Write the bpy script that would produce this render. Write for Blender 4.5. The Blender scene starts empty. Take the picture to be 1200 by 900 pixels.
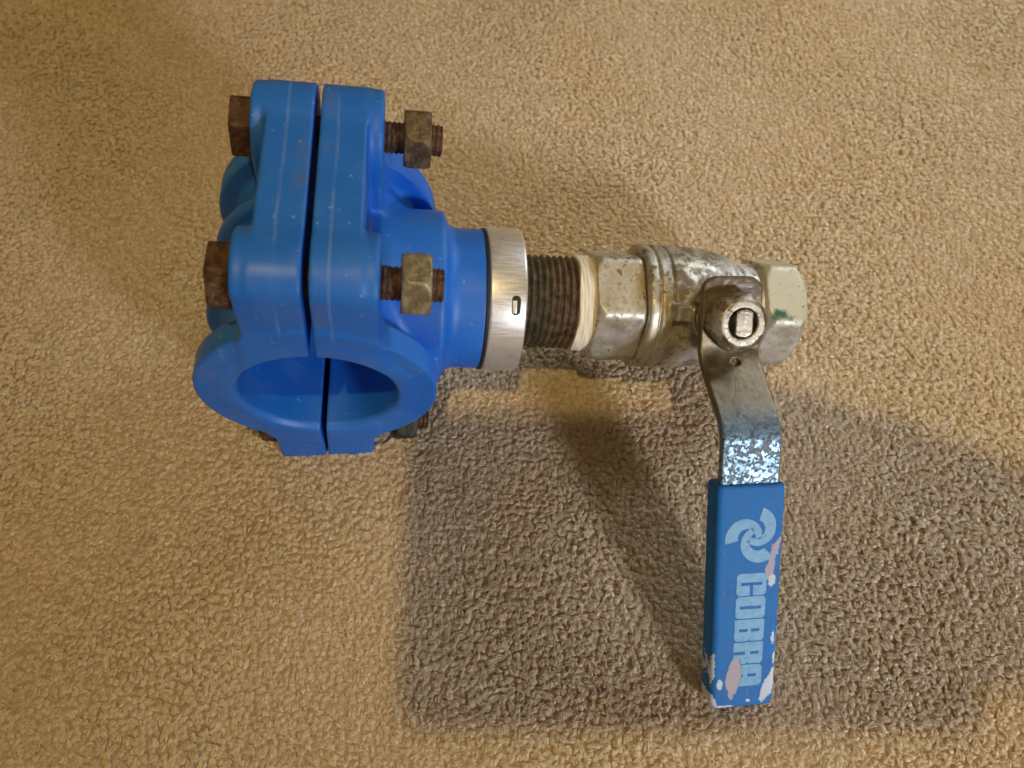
import bpy, math, random
import numpy as np
from mathutils import Matrix, Vector

random.seed(4)
rng = np.random.default_rng(7)
S = 0.001                                     # the script thinks in millimetres
C = bpy.context.scene.collection
sc = bpy.context.scene

# ------------------------------------------------------------------ camera
PITCH = math.radians(63.1)
CAM_H = 275.7
cam = bpy.data.cameras.new('camera')
cam.sensor_width = 36.0
cam.lens = 27.18
cam.clip_start = 0.005
cam.clip_end = 50.0
cam.dof.use_dof = True
cam.dof.focus_distance = 0.262
cam.dof.aperture_fstop = 13.0
cam_o = bpy.data.objects.new('camera', cam)
C.objects.link(cam_o)
cam_o.location = (0, 0, CAM_H * S)
cam_o.rotation_euler = (math.pi / 2 - PITCH, 0, 0)
sc.camera = cam_o

# ------------------------------------------------------------------ world, lamps, exposure
w = bpy.data.worlds.new('World')
sc.world = w
w.use_nodes = True
bg = w.node_tree.nodes['Background']
bg.inputs['Color'].default_value = (1.0, 0.68, 0.26, 1)
bg.inputs['Strength'].default_value = 0.19

def lamp(name, kind, loc, power, col, size, aim=None, size_y=None):
    l = bpy.data.lights.new(name, kind)
    l.energy = power
    l.color = col
    if kind == 'POINT':
        l.shadow_soft_size = size
    else:
        l.size = size
        if size_y:
            l.shape = 'RECTANGLE'
            l.size_y = size_y
    o = bpy.data.objects.new(name, l)
    C.objects.link(o)
    o.location = loc
    if aim is not None:
        d = Vector(aim) - Vector(loc)
        o.rotation_euler = d.to_track_quat('-Z', 'Y').to_euler()
    return o

lamp('ceiling_lamp', 'POINT', (0.02, -0.36, 1.90), 46.5, (1.0, 0.73, 0.31), 0.030)
win = lamp('window_light', 'AREA', (0.06 + 0.59 * 1.3, 0.09 - 0.72 * 1.3, 0.425 * 1.3), 0.32, (0.89, 0.88, 0.95), 0.18,
           (0.085, 0.115, 0.0), 0.18)
win.data.spread = math.radians(27)
cool_fill = lamp('added_cool_light', 'AREA', (0.66, 0.72, 0.42), 0.48, (0.80, 0.90, 1.0), 0.35, (0.25, 0.36, 0.0), 0.30)  # added cool lamp, narrowed to brighten the carpet at back right
cool_fill.data.spread = math.radians(40)

sc.view_settings.view_transform = 'Standard'
sc.view_settings.look = 'None'
sc.view_settings.exposure = 0.0
sc.view_settings.gamma = 1.0
sc.cycles.use_denoising = True
sc.cycles.max_bounces = 8

# ------------------------------------------------------------------ frame of the fitting (fitted to the photograph)
T0 = np.array([-64.66, 149.25, 52.44])
YAW, ROLL = math.radians(3.02), math.radians(8.86)
RB, RO, LEN, BC, ZB, ZF = 25.06, 38.1, 39.1, 27.4, 47.6, 55.4
cy, sy, cr, sr = math.cos(YAW), math.sin(YAW), math.cos(ROLL), math.sin(ROLL)
R0 = np.array([[cy, -sy, 0], [sy, cy, 0], [0, 0, 1.]]) @ np.array([[cr, 0, sr], [0, 1, 0], [-sr, 0, cr]])
VX, PHI, DE = 132.7, 0.677, 0.046             # valve stem: place along the branch, tilt, lever swing
VS = np.array([0, -math.sin(PHI), math.cos(PHI)])
VL = np.array([math.sin(DE), -math.cos(PHI) * math.cos(DE), -math.sin(PHI) * math.cos(DE)])
VW = np.cross(VS, VL)
VA = np.array([VX, 0, 0])
HA = math.radians(43)                          # a hex corner of the valve looks towards the viewer

def v2s(P):                                   # (W across, L along the lever, S along the stem) -> saddle frame
    P = np.asarray(P, float)
    return VA + P[..., 0:1] * VW + P[..., 1:2] * VL + P[..., 2:3] * VS

# ------------------------------------------------------------------ material helper
class NT:
    def __init__(self, name):
        self.m = bpy.data.materials.new(name)
        self.m.use_nodes = True
        self.t = self.m.node_tree
        self.b = self.t.nodes['Principled BSDF']
        self.tc = self.t.nodes.new('ShaderNodeTexCoord')
    def n(self, typ, ins=None, **props):
        nd = self.t.nodes.new(typ)
        for k, v in props.items():
            setattr(nd, k, v)
        for k, v in (ins or {}).items():
            self.set(nd, k, v)
        return nd
    def set(self, nd, k, v):
        s = nd.inputs[k]
        if isinstance(v, bpy.types.NodeSocket):
            self.t.links.new(v, s)
        elif isinstance(v, tuple) and len(v) == 3 and s.type == 'RGBA':
            s.default_value = (*v, 1)
        else:
            s.default_value = v
    def out(self, **kw):
        for k, v in kw.items():
            self.set(self.b, {'base': 'Base Color', 'rough': 'Roughness', 'metal': 'Metallic', 'normal': 'Normal'}.get(k, k), v)
    def P(self, **kw):
        for k, v in kw.items():
            self.set(self.b, k.replace('_', ' '), v)
    def noise(self, scale, detail=3, rough=.55, vec=None, dist=0.):
        return self.n('ShaderNodeTexNoise', {'Scale': scale, 'Detail': detail, 'Roughness': rough, 'Distortion': dist,
                                             'Vector': vec or self.tc.outputs['Object']}).outputs['Fac']
    def ramp(self, fac, a, b, lo=0., hi=1.):
        return self.n('ShaderNodeMapRange', {'Value': fac, 'From Min': a, 'From Max': b, 'To Min': lo, 'To Max': hi},
                      interpolation_type='SMOOTHSTEP').outputs['Result']
    def mix(self, fac, a, b):
        nd = self.n('ShaderNodeMix', data_type='RGBA')
        self.set(nd, 0, fac); 
        for i, v in ((6, a), (7, b)):
            if isinstance(v, tuple):
                nd.inputs[i].default_value = (*v, 1)
            else:
                self.t.links.new(v, nd.inputs[i])
        return nd.outputs[2]
    def math(self, op, a, b=0., c=0.):
        nd = self.n('ShaderNodeMath', operation=op)
        for i, v in enumerate((a, b, c)):
            self.set(nd, i, v)
        return nd.outputs[0]
    def bump(self, h, strength, dist):
        return self.n('ShaderNodeBump', {'Height': h, 'Strength': strength, 'Distance': dist}).outputs['Normal']
    def xyz(self, src=None):
        s = self.n('ShaderNodeSeparateXYZ', {'Vector': src or self.tc.outputs['Object']})
        return s.outputs
    def scaled(self, x, y, z):
        return self.n('ShaderNodeMapping', {'Vector': self.tc.outputs['Object'], 'Scale': (x, y, z)}).outputs['Vector']
    def attr(self, name):
        return self.n('ShaderNodeAttribute', attribute_name=name)

# ------------------------------------------------------------------ mesh helpers
def raw_mesh(name, verts, faces, mat, smooth=True, uv=None):
    me = bpy.data.meshes.new(name)
    verts = np.ascontiguousarray(verts, dtype=np.float32)
    if isinstance(faces, np.ndarray):
        k = faces.shape[1]
        me.vertices.add(len(verts)); me.vertices.foreach_set('co', verts.ravel())
        me.loops.add(faces.size); me.loops.foreach_set('vertex_index', faces.astype(np.int32).ravel())
        me.polygons.add(len(faces))
        me.polygons.foreach_set('loop_start', np.arange(0, faces.size, k, dtype=np.int32))
    else:
        me.from_pydata(verts.tolist(), [], faces)
    me.update(calc_edges=True)
    me.polygons.foreach_set('use_smooth', np.full(len(me.polygons), smooth))
    if uv is not None:
        li = np.zeros(len(me.loops), np.int32); me.loops.foreach_get('vertex_index', li)
        l = me.uv_layers.new(name='UVMap')
        l.data.foreach_set('uv', np.asarray(uv, np.float32)[li].ravel())
    me.materials.append(mat)
    return me

def link(name, me, parent=None, **props):
    o = bpy.data.objects.new(name, me)
    C.objects.link(o)
    if parent is not None:
        o.parent = parent
    for k, v in props.items():
        o[k] = v
    return o

BASE = np.array([0, 0, ZF])
def loc(P):                                   # saddle frame (mm) -> the root empty's frame (m)
    return (np.asarray(P, float) + BASE) * S

# signed-distance modelling: smooth moulded and cast shapes, turned into real meshes by surface nets
def smin(a, b, k):
    h = np.clip(.5 + .5 * (b - a) / k, 0, 1)
    return b + (a - b) * h - k * h * (1 - h)
def smax(a, b, k):
    return -smin(-a, -b, k)
def cylx(X, Y, Z, r, x0, x1, rd=1., cy_=0., cz=0.):
    q = np.sqrt((Y - cy_) ** 2 + (Z - cz) ** 2) - r + rd
    p = np.abs(X - (x0 + x1) / 2) - (x1 - x0) / 2 + rd
    return np.sqrt(np.maximum(q, 0) ** 2 + np.maximum(p, 0) ** 2) + np.minimum(np.maximum(q, p), 0) - rd
def box(X, Y, Z, c, hs, rd):
    q = [np.abs(v - cc) - h + rd for v, cc, h in zip((X, Y, Z), c, hs)]
    return np.sqrt(sum(np.maximum(v, 0) ** 2 for v in q)) + np.minimum(np.maximum(np.maximum(q[0], q[1]), q[2]), 0) - rd
def hexd(u, v, ap, ang):
    d = None
    for k in range(3):
        a = ang + k * math.pi / 3
        e = np.abs(u * math.cos(a) + v * math.sin(a)) - ap
        d = e if d is None else smax(d, e, .5)
    return d

def nets(f, lo, hi, h):
    ax = [np.arange(a, b + h, h) for a, b in zip(lo, hi)]
    X, Y, Z = np.meshgrid(*ax, indexing='ij')
    F = f(X, Y, Z)
    n = F.shape
    sg = F < 0
    acc = np.zeros((n[0] - 1, n[1] - 1, n[2] - 1, 3)); cnt = np.zeros((n[0] - 1, n[1] - 1, n[2] - 1))
    quads = []
    edges = []
    for d in range(3):
        a = [slice(None)] * 3; b = [slice(None)] * 3
        a[d] = slice(0, -1); b[d] = slice(1, None)
        fa, fb = F[tuple(a)], F[tuple(b)]
        I = np.argwhere(sg[tuple(a)] != sg[tuple(b)])
        va = fa[tuple(I.T)]; vb = fb[tuple(I.T)]
        t = va / (va - vb)
        p = I.astype(float); p[:, d] += t
        o1, o2 = [(1, 2), (2, 0), (0, 1)][d]
        for s1 in (0, 1):
            for s2 in (0, 1):
                c = I.copy(); c[:, o1] -= s1; c[:, o2] -= s2
                ok = np.all((c >= 0) & (c < np.array(n) - 1), axis=1)
                ci = tuple(c[ok].T)
                np.add.at(acc, ci, p[ok]); np.add.at(cnt, ci, 1)
        edges.append((d, I, va < 0, o1, o2))
    act = cnt > 0
    idx = np.full(act.shape, -1, np.int64); idx[act] = np.arange(act.sum())
    V = acc[act] / cnt[act][:, None] * h + np.array([a[0] for a in ax])
    for d, I, inside, o1, o2 in edges:
        ok = np.ones(len(I), bool)
        for o in (o1, o2):
            ok &= (I[:, o] > 0) & (I[:, o] < np.array(n)[o] - 1)
        I, inside = I[ok], inside[ok]
        cs = []
        for s1, s2 in ((0, 0), (1, 0), (1, 1), (0, 1)):
            c = I.copy(); c[:, o1] -= s1; c[:, o2] -= s2
            cs.append(idx[tuple(c.T)])
        q = np.stack(cs, 1)
        q[~inside] = q[~inside][:, ::-1]
        quads.append(q)
    Q = np.concatenate(quads)
    e = h * .02
    for _ in range(3):                        # settle the vertices on the exact surface
        x, y, z = V.T
        f0 = f(x, y, z)
        g = np.stack([f(x + e, y, z) - f(x - e, y, z), f(x, y + e, z) - f(x, y - e, z), f(x, y, z + e) - f(x, y, z - e)], 1) / (2 * e)
        g2 = np.maximum((g * g).sum(1), .05)
        V = V - np.clip(f0 / g2, -h * .35, h * .35)[:, None] * g
    return V, Q[:, ::-1]

def tube(x0, x1, nx, nt, rf):                 # surface of revolution about X with free radius function r(x, theta)
    xs = np.linspace(x0, x1, nx); th = np.linspace(0, 2 * math.pi, nt, endpoint=False)
    X, TH = np.meshgrid(xs, th, indexing='ij')
    Rr = rf(X, TH)
    V = np.stack([X, Rr * np.sin(TH), Rr * np.cos(TH)], -1).reshape(-1, 3)
    i, j = np.meshgrid(np.arange(nx - 1), np.arange(nt), indexing='ij')
    a = i * nt + j; b = i * nt + (j + 1) % nt
    Q = np.stack([a, b, b + nt, a + nt], -1).reshape(-1, 4)
    return V, Q

def lathe(profile, nt=128):                   # closed profile [(x, r)] about X
    p = np.array(profile, float)
    th = np.linspace(0, 2 * math.pi, nt, endpoint=False)
    V = np.stack([np.repeat(p[:, 0:1], nt, 1), p[:, 1:2] * np.sin(th), p[:, 1:2] * np.cos(th)], -1).reshape(-1, 3)
    n = len(p)
    i, j = np.meshgrid(np.arange(n), np.arange(nt), indexing='ij')
    i2 = (i + 1) % n
    Q = np.stack([i * nt + j, i * nt + (j + 1) % nt, i2 * nt + (j + 1) % nt, i2 * nt + j], -1).reshape(-1, 4)
    return V, Q

def round_profile(pts, r, n=5):               # closed polygon with filleted corners
    out = []
    m = len(pts)
    for i in range(m):
        p0, p1, p2 = (np.array(pts[(i + k) % m], float) for k in (-1, 0, 1))
        a, b = p0 - p1, p2 - p1
        la, lb = np.linalg.norm(a), np.linalg.norm(b)
        rr = min(r, la * .45, lb * .45)
        s, e = p1 + a / la * rr, p1 + b / lb * rr
        for t in np.linspace(0, 1, n):
            out.append((1 - t) ** 2 * s + 2 * t * (1 - t) * p1 + t * t * e)
    return out

# ------------------------------------------------------------------ materials
def mat_plastic():
    k = NT('blue_moulded_plastic')
    x, y, z = k.xyz()
    big = k.noise(28, 4); fine = k.noise(900, 2)
    col = k.mix(k.ramp(big, .3, .7), (.008, .138, .62), (.014, .170, .68))
    # pale worn line along the outer rim of each half and grey grime next to the joint
    zt = k.ramp(z, .082, .098)
    d1 = k.math('ABSOLUTE', k.math('SUBTRACT', k.math('ABSOLUTE', k.math('ADD', x, k.math('MULTIPLY', k.noise(40, 2), .002))), .0072))
    line = k.math('MULTIPLY', k.math('MULTIPLY', k.ramp(d1, .0007, .0001), zt), k.ramp(k.noise(60, 6, .7), .34, .62))
    d2 = k.math('ABSOLUTE', x)
    grime = k.math('MULTIPLY', k.math('MULTIPLY', k.ramp(d2, .0068, .0025), k.ramp(z, .05, .1)), k.ramp(k.noise(70, 5), .48, .62))
    col = k.mix(k.math('MULTIPLY', grime, .30), col, (.16, .15, .11))
    col = k.mix(k.math('MULTIPLY', line, .22), col, (.36, .50, .66))
    # dust and small chips
    dust = k.ramp(k.noise(520, 2, .5), .70, .77)
    dust2 = k.math('MULTIPLY', k.ramp(k.noise(210, 5, .7), .60, .74), k.ramp(k.noise(22, 2), .45, .65))
    haze = k.math('MULTIPLY', k.ramp(k.noise(55, 5, .65), .50, .74), .16)
    col = k.mix(haze, col, (.17, .25, .36))
    col = k.mix(k.math('MULTIPLY', dust2, .42), col, (.34, .42, .50))
    col = k.mix(k.math('MULTIPLY', dust, .34), col, (.50, .58, .66))
    k.out(base=col, rough=k.ramp(k.noise(60, 4), .3, .7, .40, .56))
    h = k.math('ADD', k.math('MULTIPLY', k.noise(160, 3), .6), k.math('MULTIPLY', fine, .12))
    k.out(normal=k.bump(h, .22, .0006))
    k.P(Subsurface_Weight=.06, Subsurface_Radius=(.0006, .0012, .003), Subsurface_Scale=1.0)
    return k.m

def mat_rust(name, a, b, c, metal=.35, rough=.62):
    k = NT(name)
    n1 = k.noise(260, 5, .65); n2 = k.noise(900, 3)
    col = k.mix(k.ramp(n1, .35, .65), a, b)
    col = k.mix(k.ramp(n2, .55, .72), col, c)
    k.out(base=col, metal=metal, rough=k.ramp(n1, .3, .7, rough - .15, rough + .15))
    k.out(normal=k.bump(k.math('ADD', n1, k.math('MULTIPLY', n2, .4)), .5, .0004))
    return k.m

def mat_ring():
    k = NT('brushed_tin_ring')
    fine = k.noise(1.0, 3, .6, k.scaled(2600, 260, 260))
    axial = k.noise(1.0, 3, .6, k.scaled(120, 1500, 1500))
    st = k.noise(150, 4)
    col = k.mix(k.ramp(fine, .3, .7), (.72, .72, .70), (.79, .785, .765))
    col = k.mix(k.math('MULTIPLY', k.ramp(st, .55, .75), .35), col, (.35, .33, .28))
    k.out(base=col, metal=.72, rough=k.ramp(axial, .3, .7, .32, .48), normal=k.bump(k.math('ADD', fine, axial), .10, .0002))
    return k.m

def mat_thread():
    k = NT('corroded_pipe_thread')
    x, y, z = k.xyz()
    n1 = k.noise(330, 5, .65)
    grn = k.math('MULTIPLY', k.ramp(x, .080, .071), k.ramp(k.noise(240, 4), .38, .58))
    col = k.mix(k.ramp(n1, .35, .68), (.070, .046, .028), (.17, .118, .075))
    col = k.mix(k.math('MULTIPLY', grn, .75), col, (.030, .048, .030))
    col = k.mix(k.ramp(k.noise(700, 2), .62, .75), col, (.23, .175, .12))
    k.out(base=col, metal=.45, rough=k.ramp(n1, .3, .7, .42, .7), normal=k.bump(n1, .5, .0004))
    return k.m

def mat_tape():
    k = NT('thread_seal_tape')
    n = k.noise(1.0, 4, .6, k.scaled(1500, 160, 160))
    col = k.mix(k.ramp(n, .35, .65), (.74, .69, .54), (.86, .83, .72))
    k.out(base=col, rough=.62, normal=k.bump(n, .35, .0003))
    return k.m

def mat_nickel():
    k = NT('worn_nickel_plating')
    x, y, z = k.xyz()
    n1 = k.noise(65, 5, .6); n2 = k.noise(330, 4, .6); n3 = k.noise(750, 3)
    col = k.mix(k.ramp(n1, .35, .7), (.56, .55, .49), (.74, .73, .68))
    warm = k.ramp(x, .140, .112)
    col = k.mix(k.math('MULTIPLY', warm, k.ramp(k.noise(100, 4), .42, .70, 0, .6)), col, (.55, .43, .20))
    stain = k.math('MULTIPLY', k.ramp(n2, .50, .63), k.ramp(k.noise(45, 4), .40, .58))
    grime = k.math('MULTIPLY', k.ramp(k.math('ABSOLUTE', k.math('SUBTRACT', x, .1285)), .017, .007), k.ramp(k.noise(160, 5, .65), .40, .56))
    stain = k.math('MAXIMUM', stain, k.math('MULTIPLY', grime, .9))
    col = k.mix(k.math('MULTIPLY', stain, .85), col, (.105, .066, .030))
    pit = k.ramp(n3, .64, .71)
    col = k.mix(k.math('MULTIPLY', pit, .85), col, (.055, .038, .022))
    gr = k.math('MULTIPLY', k.ramp(k.noise(75, 3), .60, .70), k.ramp(x, .150, .165))
    col = k.mix(gr, col, (.035, .115, .065))
    # chalky limescale on the outlet end, above the hexagon corner
    up = k.math('ADD', k.math('MULTIPLY', y, math.cos(HA)), k.math('MULTIPLY', k.math('SUBTRACT', z, ZF * S), math.sin(HA)))
    crust = k.math('MULTIPLY', k.ramp(x, .1535, .156), k.ramp(k.math('ADD', up, k.math('MULTIPLY', k.math('SUBTRACT', n2, .5), .006)), -.0004, .0010))
    crust = k.math('MULTIPLY', crust, k.ramp(n3, .68, .60, .35, 1.))
    col = k.mix(k.math('MULTIPLY', crust, .88), col, (.56, .55, .42))
    edge = k.math('MULTIPLY', k.ramp(x, .1535, .157), k.ramp(k.math('ABSOLUTE', k.math('SUBTRACT', up, k.math('MULTIPLY', k.math('SUBTRACT', n1, .35), .010))), .0030, .0008))
    col = k.mix(k.math('MULTIPLY', edge, k.ramp(n1, .42, .56)), col, (.03, .12, .075))
    stain = k.math('MAXIMUM', stain, crust)
    m = k.math('SUBTRACT', .88, k.math('MULTIPLY', k.math('MAXIMUM', stain, pit), .6))
    k.out(base=col, metal=m, rough=k.ramp(n2, .3, .7, .42, .62),
          normal=k.bump(k.math('SUBTRACT', k.math('MULTIPLY', n2, .7), k.math('MULTIPLY', pit, .5)), .4, .0005))
    return k.m

def mat_lever():
    k = NT('worn_zinc_plated_steel')
    uv = k.tc.outputs['UV']
    u = k.xyz(uv)
    n1 = k.noise(150, 5, .65); n2 = k.noise(420, 4, .65); n3 = k.noise(820, 2)
    col = k.mix(k.ramp(n1, .35, .68), (.150, .120, .076), (.27, .23, .16))
    rust = k.math('MULTIPLY', k.ramp(n2, .54, .66), k.ramp(k.noise(55, 3), .46, .66))
    end = k.ramp(u[1], -.006, -.0095)
    rust = k.math('MAXIMUM', rust, k.math('MULTIPLY', end, k.ramp(n2, .36, .5)))
    # bluish window reflection painted in close to the grip, broken by flaking plating
    near = k.math('MULTIPLY', k.ramp(k.math('ADD', u[1], k.math('MULTIPLY', k.math('SUBTRACT', n2, .5), .012)), .0240, .0345), k.ramp(u[1], .052, .049))
    flake = k.math('MULTIPLY', k.ramp(k.noise(620, 5, .72), .47, .56), near)
    col = k.mix(near, col, (.27, .42, .53))
    col = k.mix(k.math('MULTIPLY', rust, .8), col, (.075, .048, .028))
    col = k.mix(k.math('MULTIPLY', flake, .86), col, (.05, .065, .08))
    rough = k.ramp(n1, .3, .7, .36, .54)
    m = k.math('SUBTRACT', .85, k.math('MULTIPLY', k.math('MAXIMUM', rust, flake), .75))
    k.out(base=col, metal=m, rough=rough, normal=k.bump(k.math('SUBTRACT', n2, flake), .35, .0004))
    return k.m

def mat_grip():
    k = NT('blue_vinyl_grip')
    uv = k.tc.outputs['UV']
    u = k.xyz(uv)
    W, L = u[0], u[1]
    n = k.noise(120, 4); rag = k.noise(420, 6, .72); rag2 = k.noise(130, 3)
    col = k.mix(k.ramp(n, .3, .7), (.012, .165, .50), (.018, .195, .56))
    def spot(w0, l0, rw, rl, tilt=0., rg=.9):   # a worn-through patch with a ragged outline, fixed on the grip
        dw = k.math('SUBTRACT', W, w0 * S); dl = k.math('SUBTRACT', L, l0 * S)
        dw = k.math('ADD', dw, k.math('MULTIPLY', dl, tilt))
        a = k.math('DIVIDE', dw, rw * S); b = k.math('DIVIDE', dl, rl * S)
        r = k.math('ADD', k.math('MULTIPLY', a, a), k.math('MULTIPLY', b, b))
        r = k.math('ADD', r, k.math('MULTIPLY', k.math('SUBTRACT', rag, .5), rg * 6.0))
        return k.ramp(r, 1.12, .92)
    pink = None
    for a in ((-3.4, 112.6, 2.5, 6.9, .08, .35), (7.6, 75.0, 1.2, 5.6, .10, .8), (9.4, 69.0, 1.1, 3.4, .3, 1.0), (6.4, 77.5, .7, 2.2, 0, 1.2)):
        s_ = spot(*a); pink = s_ if pink is None else k.math('MAXIMUM', pink, s_)
    white = None
    for a in ((9.3, 115.6, 2.2, 6.0, .42, .6), (10.9, 106.5, 1.2, 2.2, .2, .9), (11.4, 101.0, .8, 3.4, 0, 1.), (8.0, 80.5, 1.0, 1.9, .2, 1.5), (-8.0, 115.0, 1.0, 2.0, 0, .9),
              (-10.8, 120.0, 1.5, 2.4, -.4, .8), (-10.6, 109.5, .7, 4.6, 0, 1.2), (-7.5, 122.6, 3.8, .5, 0, .9), (9.4, 100.0, .6, 2., 0, 1.2), (2., 121.0, .9, .5, 0, 1.)):
        s_ = spot(*a); white = s_ if white is None else k.math('MAXIMUM', white, s_)
    scr = k.noise(1.0, 2, .5, k.scaled(1500, 90, 400))
    col = k.mix(k.math('MULTIPLY', k.math('MULTIPLY', k.ramp(scr, .66, .72), k.ramp(k.noise(70, 3), .45, .6)), .4), col, (.26, .40, .55))
    col = k.mix(k.math('MULTIPLY', k.ramp(k.noise(90, 5, .7), .50, .72), .30), col, (.010, .075, .22))
    col = k.mix(k.math('MULTIPLY', k.ramp(rag, .68, .78), .35), col, (.30, .42, .55))
    col = k.mix(pink, col, (.48, .42, .48))
    col = k.mix(white, col, (.62, .70, .78))
    k.out(base=col, rough=k.ramp(n, .3, .7, .58, .66))
    k.P(Specular_IOR_Level=.28)
    hgt = k.math('SUBTRACT', k.math('MULTIPLY', rag2, .5), k.math('MAXIMUM', pink, white))
    k.out(normal=k.bump(hgt, .3, .0003))
    return k.m

def mat_print():
    k = NT('pale_blue_print')
    n = k.noise(420, 4, .65)
    col = k.mix(k.ramp(n, .40, .72), (.13, .40, .64), (.075, .30, .57))
    col = k.mix(k.ramp(k.noise(700, 3), .66, .74), col, (.015, .16, .55))
    k.out(base=col, rough=.5)
    return k.m

def mat_simple(name, col, rough=.5, metal=0., var=.25, scale=120):
    k = NT(name)
    n = k.noise(scale, 4)
    k.out(base=k.mix(n, tuple(c * (1 - var) for c in col), tuple(min(1, c * (1 + var)) for c in col)), rough=rough, metal=metal)
    return k.m

def mat_wool(name, sss):
    k = NT(name)
    rnd = k.attr('tint').outputs['Fac']
    patch = k.noise(9, 3, .5); fine = k.noise(60, 4, .6)
    col = k.mix(rnd, (.59, .475, .32), (.745, .625, .455))
    col = k.mix(k.math('MULTIPLY', k.ramp(patch, .35, .7), .35), col, (.68, .50, .31))
    col = k.mix(k.math('MULTIPLY', k.ramp(fine, .45, .72), .25), col, (.52, .39, .26))
    k.out(base=col, rough=.95)
    k.P(Specular_IOR_Level=.08)
    if sss:
        k.P(Subsurface_Weight=.7, Subsurface_Radius=(.0030, .0022, .0014), Subsurface_Scale=1.0)
    return k.m

def mat_backing():
    k = NT('carpet_backing')
    n = k.noise(330, 4)
    k.out(base=k.mix(n, (.42, .31, .20), (.58, .44, .30)), rough=.95, normal=k.bump(n, 1., .003))
    return k.m

M = dict(blue=mat_plastic(), ring=mat_ring(), thread=mat_thread(), tape=mat_tape(), nickel=mat_nickel(), lever=mat_lever(),
         grip=mat_grip(), print=mat_print(), tuft=mat_wool('twisted_wool_pile', True), fibre=mat_wool('wool_fibre', False), backing=mat_backing(),
         bolt=mat_rust('rusty_bolt_steel', (.050, .026, .014), (.135, .068, .034), (.19, .12, .07)),
         nut=mat_rust('dull_zinc_nut', (.22, .19, .115), (.36, .32, .22), (.44, .40, .30), .6, .46),
         brownnut=mat_rust('browned_zinc_nut', (.085, .058, .034), (.19, .145, .085), (.27, .22, .14), .5, .5),
         shadednut=mat_rust('shade_darkened_nut', (.030, .034, .026), (.075, .075, .05), (.10, .09, .06), .5, .55),  # shade under the collar, painted into the lower nuts' colour
         stemnut=mat_rust('grey_stem_nut', (.13, .10, .062), (.42, .40, .33), (.55, .53, .46), .7, .42),
         brass=mat_rust('tarnished_brass', (.42, .30, .09), (.55, .43, .17), (.16, .10, .04), .85, .4),
         seal=mat_simple('black_rubber_seal', (.012, .012, .012), .6))

# ------------------------------------------------------------------ carpet
GY0, GY1 = -40., 420.
carpet_me = raw_mesh('carpet', np.array([[-1.6, -1.4, -.0011], [1.6, -1.4, -.0011], [1.6, 1.8, -.0011], [-1.6, 1.8, -.0011]]), [(0, 1, 2, 3)], M['backing'], False)
carpet = link('carpet', carpet_me, kind='structure')

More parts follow.
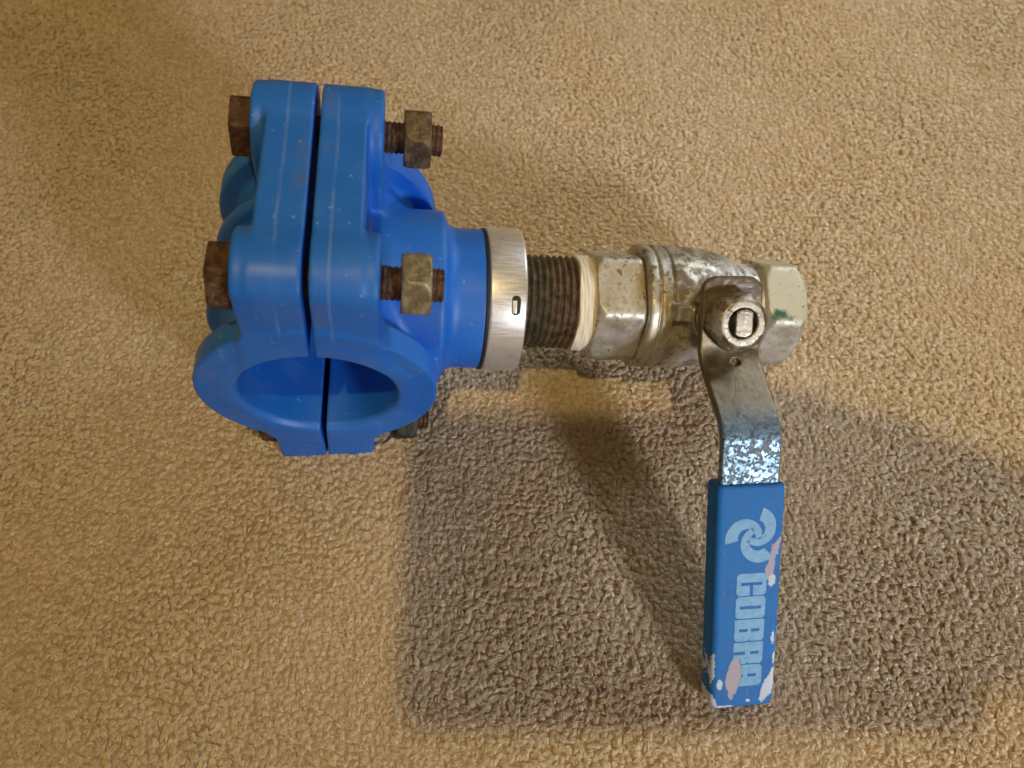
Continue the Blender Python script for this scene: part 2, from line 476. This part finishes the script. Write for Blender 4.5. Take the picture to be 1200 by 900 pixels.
def pile():
    sp = 1.86
    a = math.radians(27)
    nn = int(1000 / sp)
    i, j = np.meshgrid(np.arange(-nn // 2, nn // 2), np.arange(-nn // 2, nn // 2), indexing='ij')
    px = (i * sp * 1.05).ravel(); py = (j * sp * .95).ravel()
    px = px + rng.normal(0, sp * .30, px.shape); py = py + rng.normal(0, sp * .30, py.shape)
    x = px * math.cos(a) - py * math.sin(a); y = px * math.sin(a) + py * math.cos(a) + 190
    # the pile covers what the picture can see plus a margin
    half = 178 + np.maximum(y + 20, 0) * .325
    ok = (np.abs(x) < half + 22) & (y > GY0) & (y < GY1)
    x, y = x[ok], y[ok]
    n = len(x)
    # lean of the pile: slowly turning field with random scatter
    fld = .9 * np.sin(x * .021 + y * .013 + 1.) + .8 * np.sin(y * .027 - x * .012) + .5 * np.sin((x + y) * .06)
    az = fld + rng.normal(0, 1.2, n)
    nr, ns = 3, 5
    R = 1.10 * rng.uniform(.80, 1.2, n)
    top = rng.normal(0, .12, n) + .28 * np.sin(x * .05 + 1.3 * np.sin(y * .04)) - .35
    bend = rng.uniform(1.1, 2.2, n)
    curl = rng.normal(0, 1.0, n)
    length = rng.uniform(1.7, 3.2, n)
    nf, nq = 10, 4                              # fibres per tuft, points per fibre
    m = 2 * nr                                 # fine centre line
    pos = np.zeros((n, m + 1, 3)); dirs = np.zeros((n, m + 1, 3))
    P = np.stack([x, y, np.full(n, 0.)], 1)
    for r in range(m + 1):
        t = r / m
        el = (math.pi / 2 - bend * (t ** .8)) * .7
        aa = az + curl * t
        d = np.stack([np.cos(el) * np.cos(aa), np.cos(el) * np.sin(aa), np.sin(el)], 1)
        pos[:, r] = P; dirs[:, r] = d
        P = P + d * (length / m)[:, None]
    hi = pos[:, :, 2].max(1) + R * .32
    pos[:, :, 2] += (top - hi)[:, None]
    pos[:, :, :2] -= (pos[:, -1:, :2] - pos[:, :1, :2]) * .5
    side0 = np.stack([-np.sin(az), np.cos(az), np.zeros(n)], 1)
    def frame(r):
        d = dirs[:, r]
        b = np.cross(d, side0); b /= np.linalg.norm(b, axis=1)[:, None]
        return np.cross(b, d), b
    rad = np.array([.95, 1.05, .95, .6])
    ang = np.arange(ns) * 2 * math.pi / ns
    V = np.zeros((n, nr + 1, ns, 3))
    for r in range(nr + 1):
        s2, b = frame(2 * r)
        for k in range(ns):
            V[:, r, k] = pos[:, 2 * r] + (R * rad[r])[:, None] * (math.cos(ang[k]) * s2 * .92 + math.sin(ang[k]) * b * .28)
    nv = (nr + 1) * ns
    V = V.reshape(n, nv, 3)
    tip = (pos[:, -1] + dirs[:, -1] * (R * .35)[:, None])[:, None, :]
    V = np.concatenate([V, tip], 1)
    nv += 1
    f = []
    for r in range(nr):
        for k in range(ns):
            k2 = (k + 1) % ns
            a0, a1, b0, b1 = r * ns + k, r * ns + k2, (r + 1) * ns + k, (r + 1) * ns + k2
            f += [(a0, a1, b1), (a0, b1, b0)]
    for k in range(ns):
        f.append((nr * ns + k, nr * ns + (k + 1) % ns, nv - 1))
    f = np.array(f)
    F = (f[None] + (np.arange(n) * nv)[:, None, None]).reshape(-1, 3)
    me = raw_mesh('carpet_pile', V.reshape(-1, 3) * S, F, M['tuft'], True)
    tint = np.clip(rng.normal(.5, .26, n), 0, 1)
    me.attributes.new('tint', 'FLOAT', 'POINT').data.foreach_set('value', np.repeat(tint, nv).astype(np.float32))
    o = link('carpet_pile', me, kind='stuff', label='beige twisted carpet pile covering the whole floor', category='carpet pile')
    # the loose fibres that each tuft is spun from, lying round its crown
    K = np.zeros((n, nf, nq, 3), np.float32)
    for q in range(nq):
        r = [0, 2, 4, 6][q]
        s2, b = frame(r)
        for k in range(nf):
            th = rng.uniform(.10, math.pi - .10, n) if q == 0 else th_[k] + tw[k]
            if q == 0:
                if k == 0:
                    th_ = [None] * nf; tw = [None] * nf
                th_[k] = th; tw[k] = rng.normal(.30, .30, n)
            else:
                th_[k] = th
            rr = R * (rad[q] + rng.normal(.05, .09, n))
            K[:, k, q] = pos[:, r] + rr[:, None] * (np.cos(th)[:, None] * s2 * .95 + np.sin(th)[:, None] * b * .34) \
                + rng.normal(0, .12, (n, 3)) + (dirs[:, r] * (R * .5 * (q == 3))[:, None])
    hc = bpy.data.hair_curves.new('carpet_fibre')
    hc.add_curves([nq] * (n * nf))
    hc.attributes['position'].data.foreach_set('vector', (K.reshape(-1) * S).astype(np.float32))
    rad_a = hc.attributes.get('radius') or hc.attributes.new('radius', 'FLOAT', 'POINT')
    rad_a.data.foreach_set('value', np.tile(np.array([.11, .125, .11, .055], np.float32) * S, n * nf))
    ft = np.clip(np.repeat(tint, nf) + rng.normal(0, .22, n * nf), 0, 1).astype(np.float32)
    hc.attributes.new('tint', 'FLOAT', 'CURVE').data.foreach_set('value', ft)
    hc.materials.append(M['fibre'])
    link('carpet_fibre', hc, o, kind='stuff')
pile()

# ------------------------------------------------------------------ the pipe fitting
root = bpy.data.objects.new('pipe_fitting', None)
C.objects.link(root)
Tb = R0 @ (-BASE) + T0 + np.array([0, 0, -1.2])
root.matrix_world = Matrix([[*R0[0], Tb[0] * S], [*R0[1], Tb[1] * S], [*R0[2], Tb[2] * S], [0, 0, 0, 1]])
root['label'] = 'blue bolted pipe saddle joined to worn metal ball valve with blue lever, on carpet'
root['category'] = 'pipe fitting'

def part(name, V, Q, mat, parent=root, uv=None, smooth=True, **pr):
    return link(name, raw_mesh(name, loc(V), Q, mat, smooth, uv), parent, **pr)

GAP = 1.0
ZT = 60.6
def half_body(X, Y, Z, side):
    # X measured outwards from the joint (positive)
    rr = np.sqrt(X ** 2 + Z ** 2)
    aY = np.abs(Y)
    body = smax(rr - 30.5, aY - LEN, 1.2)
    col = smax(rr - RO, np.abs(aY - (LEN - 4.2)) - 4.2, 1.1)                   # end collars
    d = smin(body, col, 2.5)
    if side < 0:
        for yy in (-13., 13.):
            d = smin(d, smax(rr - 37.0, np.abs(Y - yy) - 2.2, 1.4), 3.0)
    # flange plate, above and below
    zc = (ZT - ZF) / 2
    pl = box(X, Y, Z, (0, 0, zc), (14.5, LEN + 2.2, (ZT + ZF) / 2), .8)
    corner = np.sqrt(np.maximum(aY - BC, 0) ** 2 + np.maximum(Z - ZB, 0) ** 2) - 13.6
    pl = smax(pl, np.where(Z > ZB - 20, corner, -5.), .8)
    # bolt ears: rounded bosses above, square feet below
    q = np.sqrt((aY - BC) ** 2 + np.maximum(Z - ZB, 0) ** 2) - 13.8
    ear = smax(smax(q, np.abs(X) - 19.2, 1.3), 16 - Z, 1.)
    foot = box(X, aY, Z, (0, BC, -39.0), (17.0 + (Z + ZF) * .05, 13.0, 16.4), 1.2)
    lug = smin(smin(pl, ear, 1.8), foot, 1.)
    lug = smax(lug, -Y - (LEN + .1), 1.6)
    d = smin(d, lug, 3.6)
    if side > 0:                                                              # branch
        rb = np.sqrt(Y ** 2 + Z ** 2)
        big = smax(rb - 30.2, X - 40.2, 2.2)
        br = smax(rb - 24.6, X - 54.0, .8)
        d = smin(d, smin(big, br, 5.0), 3.2)
    # bore, with a chamfered lip
    lip = rr - RB - np.maximum(0, aY - (LEN - 1.0)) * .7
    d = smax(d, -lip, .7)
    if side > 0:
        d = smax(d, -(np.maximum(np.sqrt(Y ** 2 + Z ** 2) - 15, 8 - X)), .6)
    # bolt holes
    # joint face
    d = smax(d, np.interp(Z, [-52., -27.], [.4, GAP]) - X, .7)
    return d

def half(side):
    f = lambda X, Y, Z: half_body(X * side, Y, Z, side)
    x1 = 60. if side > 0 else 41.
    lo = (-1, -45, -59); hi = (x1, 45, 65)
    if side < 0:
        lo, hi = (-x1, -45, -59), (1, 45, 65)
    return nets(f, lo, hi, .75)
V, Q = half(-1); part('saddle_half', V, Q, M['blue'], label='plain ribbed blue half of the saddle')
V, Q = half(1); part('saddle_half', V, Q, M['blue'], label='blue half of the saddle with the branch outlet')

# bolts and nuts
def bolt_sdf(X, Y, Z):
    r = np.sqrt(Y ** 2 + Z ** 2); th = np.arctan2(Y, Z)
    ph = (X / 1.5 - th / (2 * math.pi)) % 1.0
    sh = smax(r - 4.95 + .55 * np.abs(ph * 2 - 1) * (X > 6), X - 37.0, .8)
    sh = np.maximum(sh, -22 - X)
    hx = hexd(Y, Z, 8.6, .35)
    hd = smax(smax(hx, r - 9.7 - (X + 25.9) * .55, .5), np.maximum(-26.0 - X, X + 19.8), .4)
    return np.minimum(sh, hd)
def nut_sdf(X, Y, Z):
    r = np.sqrt(Y ** 2 + Z ** 2)
    a = np.abs(X - 29.2)
    d = smax(hexd(Y, Z, 8.5, .35), a - 4.2, .5)
    d = smax(d, r - 10.7 + a * .5, .4)
    return smax(d, 4.2 - r, .4)
bV, bQ = nets(bolt_sdf, (-28, -11, -11), (39, 11, 11), .42)
nV, nQ = nets(nut_sdf, (24, -11, -11), (35, 11, 11), .42)
bolt_me = raw_mesh('bolt', bV * S, bQ, M['bolt'])
nut_me = raw_mesh('nut', nV * S, nQ, M['nut'])
brown_nut_me = raw_mesh('nut', nV * S, nQ, M['brownnut'])
shaded_nut_me = raw_mesh('nut', nV * S, nQ, M['shadednut'])
for (x, y, z, turn, nx) in ((.2, BC, ZB, .42, 0), (0, -BC, ZB, .1, 0), (-1, BC, -ZB, .5, 1.), (1.2, -BC + 2.2, -ZB, .8, -1.)):
    b = link('bolt', bolt_me, root)
    b.location = ((x) * S, y * S, (z + ZF) * S)
    b.rotation_euler = (turn, 0, 0)
    nt = link('nut', (brown_nut_me if y > 0 else nut_me) if z > 0 else shaded_nut_me, b)
    nt.location = (nx * S, 0, 0)
    nt.rotation_euler = (.06 if y > 0 else .12, 0, 0)

# metal ring on the branch
prof = round_profile([(54.3, 22.0), (54.3, 25.6), (66.9, 25.1), (66.9, 18.5), (65.7, 18.5), (65.7, 22.0)], 1.0)
V, Q = lathe(prof, 160)
part('metal_ring', V, Q[:, ::-1], M['ring'])
V, Q = lathe(round_profile([(53.2, 20.), (53.2, 25.0), (54.7, 25.0), (54.7, 20.)], .4), 128)
part('seal', V, Q[:, ::-1], M['seal'])
V, Q = lathe([(58., 15.), (58., 18.8), (66.2, 18.8), (66.2, 15.)], 96)
part('socket_mouth', V, Q[:, ::-1], M['seal'])
# punched tab on the ring
ta = math.radians(37)
slot_parent = [o for o in root.children if o.name == 'metal_ring'][0]
def ring_pt(x, a, r):
    return (x, -r * math.sin(a), r * math.cos(a))
tv = []; tf = []
for i, a in enumerate(np.linspace(ta - .125, ta + .125, 13)):
    e = math.sqrt(max(0, 1 - (abs(i - 6) / 6.2) ** 6))
    for dx, r in ((-1.55, 25.30), (-1.2, 25.38), (.25, 25.44), (1.5, 25.26)):
        tv.append(ring_pt(63.0 + dx * e, a, r))
for i in range(12):
    for j in range(3):
        tf.append((i * 4 + j, i * 4 + j + 1, i * 4 + j + 5, i * 4 + j + 4))
slot = part('punched_slot', np.array(tv), tf, M['seal'], slot_parent)
slot.data.materials.append(M['ring'])
for i, p in enumerate(slot.data.polygons):
    p.material_index = 1 if i % 3 == 1 and 2 < i // 3 < 11 else 0

# threaded nipple and tape
def thr(X, TH):
    ph = (X / 2.309 - TH / (2 * math.pi)) % 1.0
    return 16.75 - 1.25 * np.abs(ph * 2 - 1) ** 1.2 + .10 * np.sin(TH * 7 + X)
V, Q = tube(64.5, 92., 170, 128, thr)
part('threaded_nipple', V, Q, M['thread'])
def tap(X, TH):
    e = 86.9 + .9 * np.sin(TH - .7) + .3 * np.sin(TH * 5)
    return 15.2 + 2.0 * np.clip((X - e) / .7, 0, 1) + .05 * np.sin(X * 5 + TH * 3) + .07 * np.sin(TH * 11 + X * 2) + .10 * (X - 89.5)
V, Q = tube(85.4, 93.4, 60, 160, tap)
part('seal_tape', V, Q, M['tape'])

# ball valve body
def cap_sdf(X, Y, Z):
    r = np.sqrt(Y ** 2 + Z ** 2)
    hx = hexd(-Y, Z, 18.6, math.pi / 2 - HA + math.pi / 6)
    d = smax(smax(hx, np.abs(X - 101.) - 8.7, .6), r - 20.9 + np.maximum(0, np.abs(X - 101.5) - 6.8) * .6, .6)
    return smax(d, 15.4 - r, .4)
V, Q = nets(cap_sdf, (91, -23, -23), (111, 23, 23), .55)
part('end_cap', V, Q, M['nickel'])
def vbody(X, Y, Z):
    r = np.sqrt(Y ** 2 + Z ** 2)
    big = smax(r - 22.6 + np.maximum(0, X - 124) * .16, np.maximum(109.9 - X, X - 143), 1.4)
    for g in (113.8, 118.6):
        big = smax(big, -(np.maximum(np.abs(X - g) - .35, 21.9 - r)), .5)
    ball = np.sqrt(((X - 132) * .8) ** 2 + Y ** 2 + Z ** 2) - 21.3
    neck = smax(r - 17.0, np.abs(X - 152) - 12, 1.)
    d = smin(smin(big, ball, 2.5), neck, 4.0)
    hx = hexd(-Y, Z, 18.6, math.pi / 2 - HA + math.pi / 6)
    he = smax(smax(hx, np.abs(X - 162.8) - 8.3, .6), r - 20.9 + np.maximum(0, X - 167.) * 1.1 + np.maximum(0, 157 - X) * .8, .7)
    d = smin(d, he, 1.2)
    # stem boss and stop lug
    ps = (Y * VS[1] + Z * VS[2]); pl = (X - VX) * VL[0] + Y * VL[1] + Z * VL[2]; pw = (X - VX) * VW[0] + Y * VW[1] + Z * VW[2]
    q = np.sqrt(pl ** 2 + pw ** 2)
    boss = smax(q - 9.6, np.abs(ps - 16) - 11.5, .8)
    d = smin(d, boss, 3.)
    lug = box(pw, pl, ps, (-12.6, -1.0, 22.), (2.6, 2.6, 6.0), .7)
    d = smin(d, lug, 1.5)
    d = smax(d, -(np.maximum(r - 15.0, 160 - X)), .5)
    return d
V, Q = nets(vbody, (108, -27, -26), (173, 26, 33), .6)
part('valve_body', V, Q, M['nickel'])

def to_valve(fn, lo, hi, h):                   # SDF in lever coordinates (W, L, S)
    V, Q = nets(fn, lo, hi, h)
    return V, v2s(V), Q
# gland nut between body and lever
def gland(W, L, Sx):
    q = np.sqrt(W ** 2 + L ** 2)
    a = smax(q - 8.2, np.abs(Sx - 30.0) - 3.2, .4)
    b = smax(q - 10.2, np.abs(Sx - 32.4) - .55, .3)
    return np.minimum(a, b)
_, V, Q = to_valve(gland, (-12, -12, 26), (12, 12, 34), .4)
part('gland_nut', V, Q, M['brass'])
# lever
HB = 36.96
path = [(-13.6, HB - 1.5), (4., HB - 1.4)]
for t in np.linspace(0, 1, 26):
    path.append((8.5 + 27.5 * t, HB - 1.4 + (56.6 - HB + 1.4) * t * t * (3 - 2 * t)))
path = np.array(path + [(52., 57.2), (118., 61.0)])
def lever_sdf(W, L, Sx):
    d = None
    for (a, b) in zip(path[:-1], path[1:]):
        ab = b - a
        t = np.clip(((L - a[0]) * ab[0] + (Sx - a[1]) * ab[1]) / (ab @ ab), 0, 1)
        e = np.sqrt((L - a[0] - t * ab[0]) ** 2 + (Sx - a[1] - t * ab[1]) ** 2) - 1.5
        d = e if d is None else np.minimum(d, e)
    tab = box(W, L, Sx, (1.5, -12.6, HB - 3.2), (5.5, 1.3, 3.2), .6)
    hw = 10.3 - np.clip((L - 5) / 30, 0, 1) * .6
    out = np.sqrt(np.maximum(np.abs(W) - 5.0, 0) ** 2 + np.maximum(-L - 8.6, 0) ** 2) - 5.6
    d = smax(d, np.where(L < -3, smax(np.abs(W) - hw, out, .3), np.abs(W) - hw), .6)
    d = smin(d, tab, .8)
    d = smax(d, -(np.sqrt(((W - 1.2) / 1.9) ** 2 + ((L - 13.6) / 1.2) ** 2) - 1.) * 1.0, .2)
    return d
Vl, V, Q = to_valve(lever_sdf, (-12, -17, 27), (12, 60, 62), .4)
part('lever', V, Q, M['lever'], uv=Vl[:, :2] * S)
# stem and its nut
def snut(W, L, Sx):
    q = np.sqrt(W ** 2 + L ** 2)
    d = smax(hexd(W, L, 8.7, .32), np.abs(Sx - HB - 4.4) - 4.6, .4)
    d = smax(d, q - 8.3 + (Sx - HB - 8.0) * .9, .5)
    d = smax(d, q - 7.4 + (Sx - HB - 9.6) * 3, .4)
    return smax(d, 4.9 - q, .4)
_, V, Q = to_valve(snut, (-12, -12, HB - 2), (12, 12, HB + 11), .35)
part('stem_nut', V, Q, M['stemnut'])
def stem(W, L, Sx):
    q = np.sqrt(W ** 2 + L ** 2)
    d = smax(q - 4.5, np.abs(Sx - HB - 1) - 8.6, .4)
    return smax(d, np.abs(W + .0) - 2.9, .3)
_, V, Q = to_valve(stem, (-6, -6, HB - 9), (6, 6, HB + 11), .3)
part('valve_stem', V, Q, M['stemnut'])

# grip
GL0, GL1, GO0, GO1 = 49.0, 123.4, 60.1, 64.5
sl = (GO1 - GO0) / (GL1 - GL0)
def otop(L):
    return GO0 + (L - GL0) * sl
def grip_sdf(W, L, Sx):
    s2 = Sx - otop(L) + 4.4
    hw = 12.0 - (L - GL0) * .006
    d2 = np.sqrt(np.maximum(np.abs(W) - hw + 2.6, 0) ** 2 + np.maximum(np.abs(s2) - 4.4 + 2.6, 0) ** 2) - 2.6
    d2 = d2 + np.minimum(np.maximum(np.abs(W) - hw + 2.6, np.abs(s2) - 1.8), 0)
    plan = np.sqrt(np.maximum(np.abs(W) - hw + 4, 0) ** 2 + np.maximum(L - GL1 + 4, 0) ** 2) - 4
    plan = np.maximum(plan, np.maximum(np.abs(W) - hw, L - GL1))
    d = smax(d2, plan, 1.5)
    return smax(d, GL0 - L, .9)
Vl, V, Q = to_valve(grip_sdf, (-14, 47, 48), (14, 125, 67), .55)
grip = part('grip', V, Q, M['grip'], uv=Vl[:, :2] * S)

# print on the grip: emblem of three hooked arms, and the lettering
PR = .07
def on_grip(W, L):
    W = np.asarray(W, float); L = np.asarray(L, float)
    return v2s(np.stack([W, L, otop(L) + PR], -1))
EC, EK = (1.2, 65.4), .0345
for k in range(3):
    V = []; F = []
    n = 40
    for t in np.linspace(0, 1, n):
        th = math.radians(166 + 200 * t)
        ro = 208 - 62 * t ** 1.3; ri = 84 + 6 * t
        for r in (ro, ri):
            zx, zy = 410 + r * math.cos(th) - 480, 545 + r * math.sin(th) - 530
            a = k * 2 * math.pi / 3
            V.append((zx * math.cos(a) - zy * math.sin(a), zx * math.sin(a) + zy * math.cos(a)))
    V = np.array(V) * EK
    F = [(2 * i, 2 * i + 1, 2 * i + 3, 2 * i + 2) for i in range(n - 1)]
    part('emblem_arm', on_grip(EC[0] + V[:, 0], EC[1] + V[:, 1]), F, M['print'], grip)

def letter(ch, l0, w0, wd, ht):
    # heavy square capitals: a rounded block with thin counters cut out, on a fine grid
    nx, ny = 44, 58
    gx = np.linspace(0, 1, nx + 1); gy = np.linspace(0, 1, ny + 1)
    cx = (gx[:-1] + gx[1:]) / 2; cyy = (gy[:-1] + gy[1:]) / 2
    X, Y = np.meshgrid(cx * wd, cyy * ht, indexing='ij')
    x, y = X / wd, Y / ht
    def rbox(r, corners):
        dx = np.where(x < .5, X, wd - X); dy = np.where(y < .5, Y, ht - Y)
        cut = (dx < r) & (dy < r) & ((r - dx) ** 2 + (r - dy) ** 2 > r * r)
        which = np.where(x < .5, np.where(y < .5, 0, 1), np.where(y < .5, 2, 3))
        return ~(cut & np.isin(which, corners))
    c = .065                                   # half width of a counter
    if ch == 'C':
        on = rbox(1.3, (0, 1, 2, 3)) & ~((np.abs(x - .48) < c) & (np.abs(y - .5) < .36)) & ~((x > .48) & (np.abs(y - .5) < .06))
    elif ch == 'O':
        on = rbox(1.4, (0, 1, 2, 3)) & ~((np.abs(x - .5) < c) & (np.abs(y - .5) < .37))
    elif ch == 'B':
        on = rbox(1.2, (2, 3)) & ~((np.abs(x - .5) < c) & (np.abs(np.abs(y - .5) - .2) < .14))
        on &= ~((x > .94) & (np.abs(y - .5) < .03))
    elif ch == 'R':
        on = rbox(1.2, (3,)) & ~((np.abs(x - .5) < c) & (np.abs(y - .72) < .15)) & ~((np.abs(x - .5) < c) & (y < .40)) 
        on &= ~((x > .93) & (np.abs(y - .48) < .04))
    else:
        on = rbox(1.6, (1, 3)) & ~((np.abs(x - .5) < c) & (np.abs(y - .66) < .15)) & ~((np.abs(x - .5) < c) & (y < .36))
    idx = np.arange((nx + 1) * (ny + 1)).reshape(nx + 1, ny + 1)
    I, J = np.nonzero(on)
    F = np.stack([idx[I, J], idx[I, J + 1], idx[I + 1, J + 1], idx[I + 1, J]], 1)
    GXX, GYY = np.meshgrid(gx * wd, gy * ht, indexing='ij')
    return (w0 + GYY).ravel(), (l0 + GXX).ravel(), F
for k, ch in enumerate('COBRA'):
    l0 = 77.6 + k * 7.72
    W_, L_, F = letter(ch, l0, -3.75 - .04 * k, 7.35, 10.0)
    mc = np.stack([W_[F].mean(1), L_[F].mean(1)], 1)
    rag = .12 * np.sin(mc[:, 1] * 3.1) + .10 * np.sin(mc[:, 1] * 7.3 + mc[:, 0] * 4)
    F = F[((mc[:, 0] + 3.4 + (mc[:, 1] - 112.6) * .08) / 2.45) ** 2 + ((mc[:, 1] - 112.6) / 6.8) ** 2 + rag > 1]
    used = np.unique(F); mp = np.full(len(W_), -1); mp[used] = np.arange(len(used))
    part('letter', on_grip(W_[used], L_[used]), mp[F], M['print'], grip, smooth=False)

# ------------------------------------------------------------------ the telephone that takes the picture, held in a hand (its shadow lies on the carpet)
fwd = Vector((0, math.cos(PITCH), -math.sin(PITCH))); upv = Vector((0, math.sin(PITCH), math.cos(PITCH))); rgt = Vector((1, 0, 0))
def held(name, o_mm):
    e = bpy.data.objects.new(name, None)
    C.objects.link(e)
    p = Vector((0, 0, CAM_H)) + rgt * o_mm[0] + upv * o_mm[1] + fwd * o_mm[2]
    m = Matrix((rgt, upv, -fwd)).transposed().to_4x4()
    m.translation = p * S
    e.matrix_world = m
    return e
ph = held('phone', (53, 13, -24))
ph['label'] = 'black phone held sideways above the carpet'
ph['category'] = 'phone'
blackm = mat_simple('black_phone_shell', (.02, .02, .022), .3)
glass = mat_simple('dark_phone_glass', (.012, .012, .014), .08)
def slab(f, lo, hi, h, mat, name, parent):
    V, Q = nets(f, lo, hi, h)
    return link(name, raw_mesh(name, V * S, Q, mat), parent)
slab(lambda X, Y, Z: smax(np.sqrt(np.maximum(np.abs(X) - 73, 0) ** 2 + np.maximum(np.abs(Y) - 38, 0) ** 2) - 10, np.abs(Z) - 4, 2.), (-86, -50, -6), (86, 50, 6), 2., blackm, 'shell', ph)
slab(lambda X, Y, Z: box(X, Y, Z, (0, 0, 4.2), (79, 44, .5), .4), (-82, -48, 3), (82, 48, 6), 1.6, glass, 'screen', ph)
slab(lambda X, Y, Z: box(X, Y, Z, (-60, 26, -4.8), (14, 14, 1.4), 1.), (-78, 8, -8), (-42, 44, -2), 1., glass, 'camera_bump', ph)

skin = mat_simple('skin', (.46, .26, .18), .55, 0, .12, 60)
sleeve = mat_simple('dark_sleeve_cloth', (.06, .06, .07), .9, 0, .3, 300)
hand = held('person', (53, 13, -24))
hand['label'] = 'right hand and sleeved forearm holding the phone'
hand['category'] = 'person'
def skinned(name, chains, mat, parent):
    vs, es, rs = [], [], []
    for chain in chains:
        prev = None
        for it in chain:
            if isinstance(it, int):
                prev = it
                continue
            vs.append(Vector(it[:3]) * S); rs.append(it[3] * S)
            if prev is not None:
                es.append((prev, len(vs) - 1))
            prev = len(vs) - 1
    me = bpy.data.meshes.new(name)
    me.from_pydata(vs, es, [])
    me.materials.append(mat)
    o = link(name, me, parent)
    sm = o.modifiers.new('skin', 'SKIN'); sm.use_smooth_shade = True
    for k, r in enumerate(rs):
        sv = me.skin_vertices[0].data[k]
        sv.radius = (r, r); sv.use_root = (k == 0)
    sb = o.modifiers.new('sub', 'SUBSURF'); sb.levels = 1; sb.render_levels = 2
    return o
# wrist at the right, four fingers behind the shell's edge, thumb on the screen side (x right, y up, z towards the holder)
skinned('hand', [
    [(152, -8, 16, 26), (122, -6, 16, 27), (90, 0, 16, 35), (68, 0, 14, 32)],
    [2, (74, 28, 4, 10), (56, 44, -6, 9), (36, 48, -13, 8.4), (20, 44, -13, 7)],
    [2, (66, 14, -6, 10), (44, 24, -13, 9), (24, 26, -15, 8.4), (10, 25, -14, 7)],
    [2, (66, -8, -6, 10), (44, -6, -13, 9), (26, -6, -15, 8.4), (14, -6, -14, 7)],
    [2, (68, -28, -4, 9), (50, -30, -12, 8), (36, -32, -13, 7.4), (26, -32, -13, 6.4)],
    [1, (98, 30, 22, 12), (70, 40, 20, 10.5), (48, 36, 14, 9), (32, 32, 11, 7.6)],
], skin, hand)
skinned('sleeve', [[(100, 4, 20, 42), (136, -4, 24, 76), (205, -6, 30, 100), (320, -6, 46, 106), (430, -6, 66, 106)]], sleeve, hand)
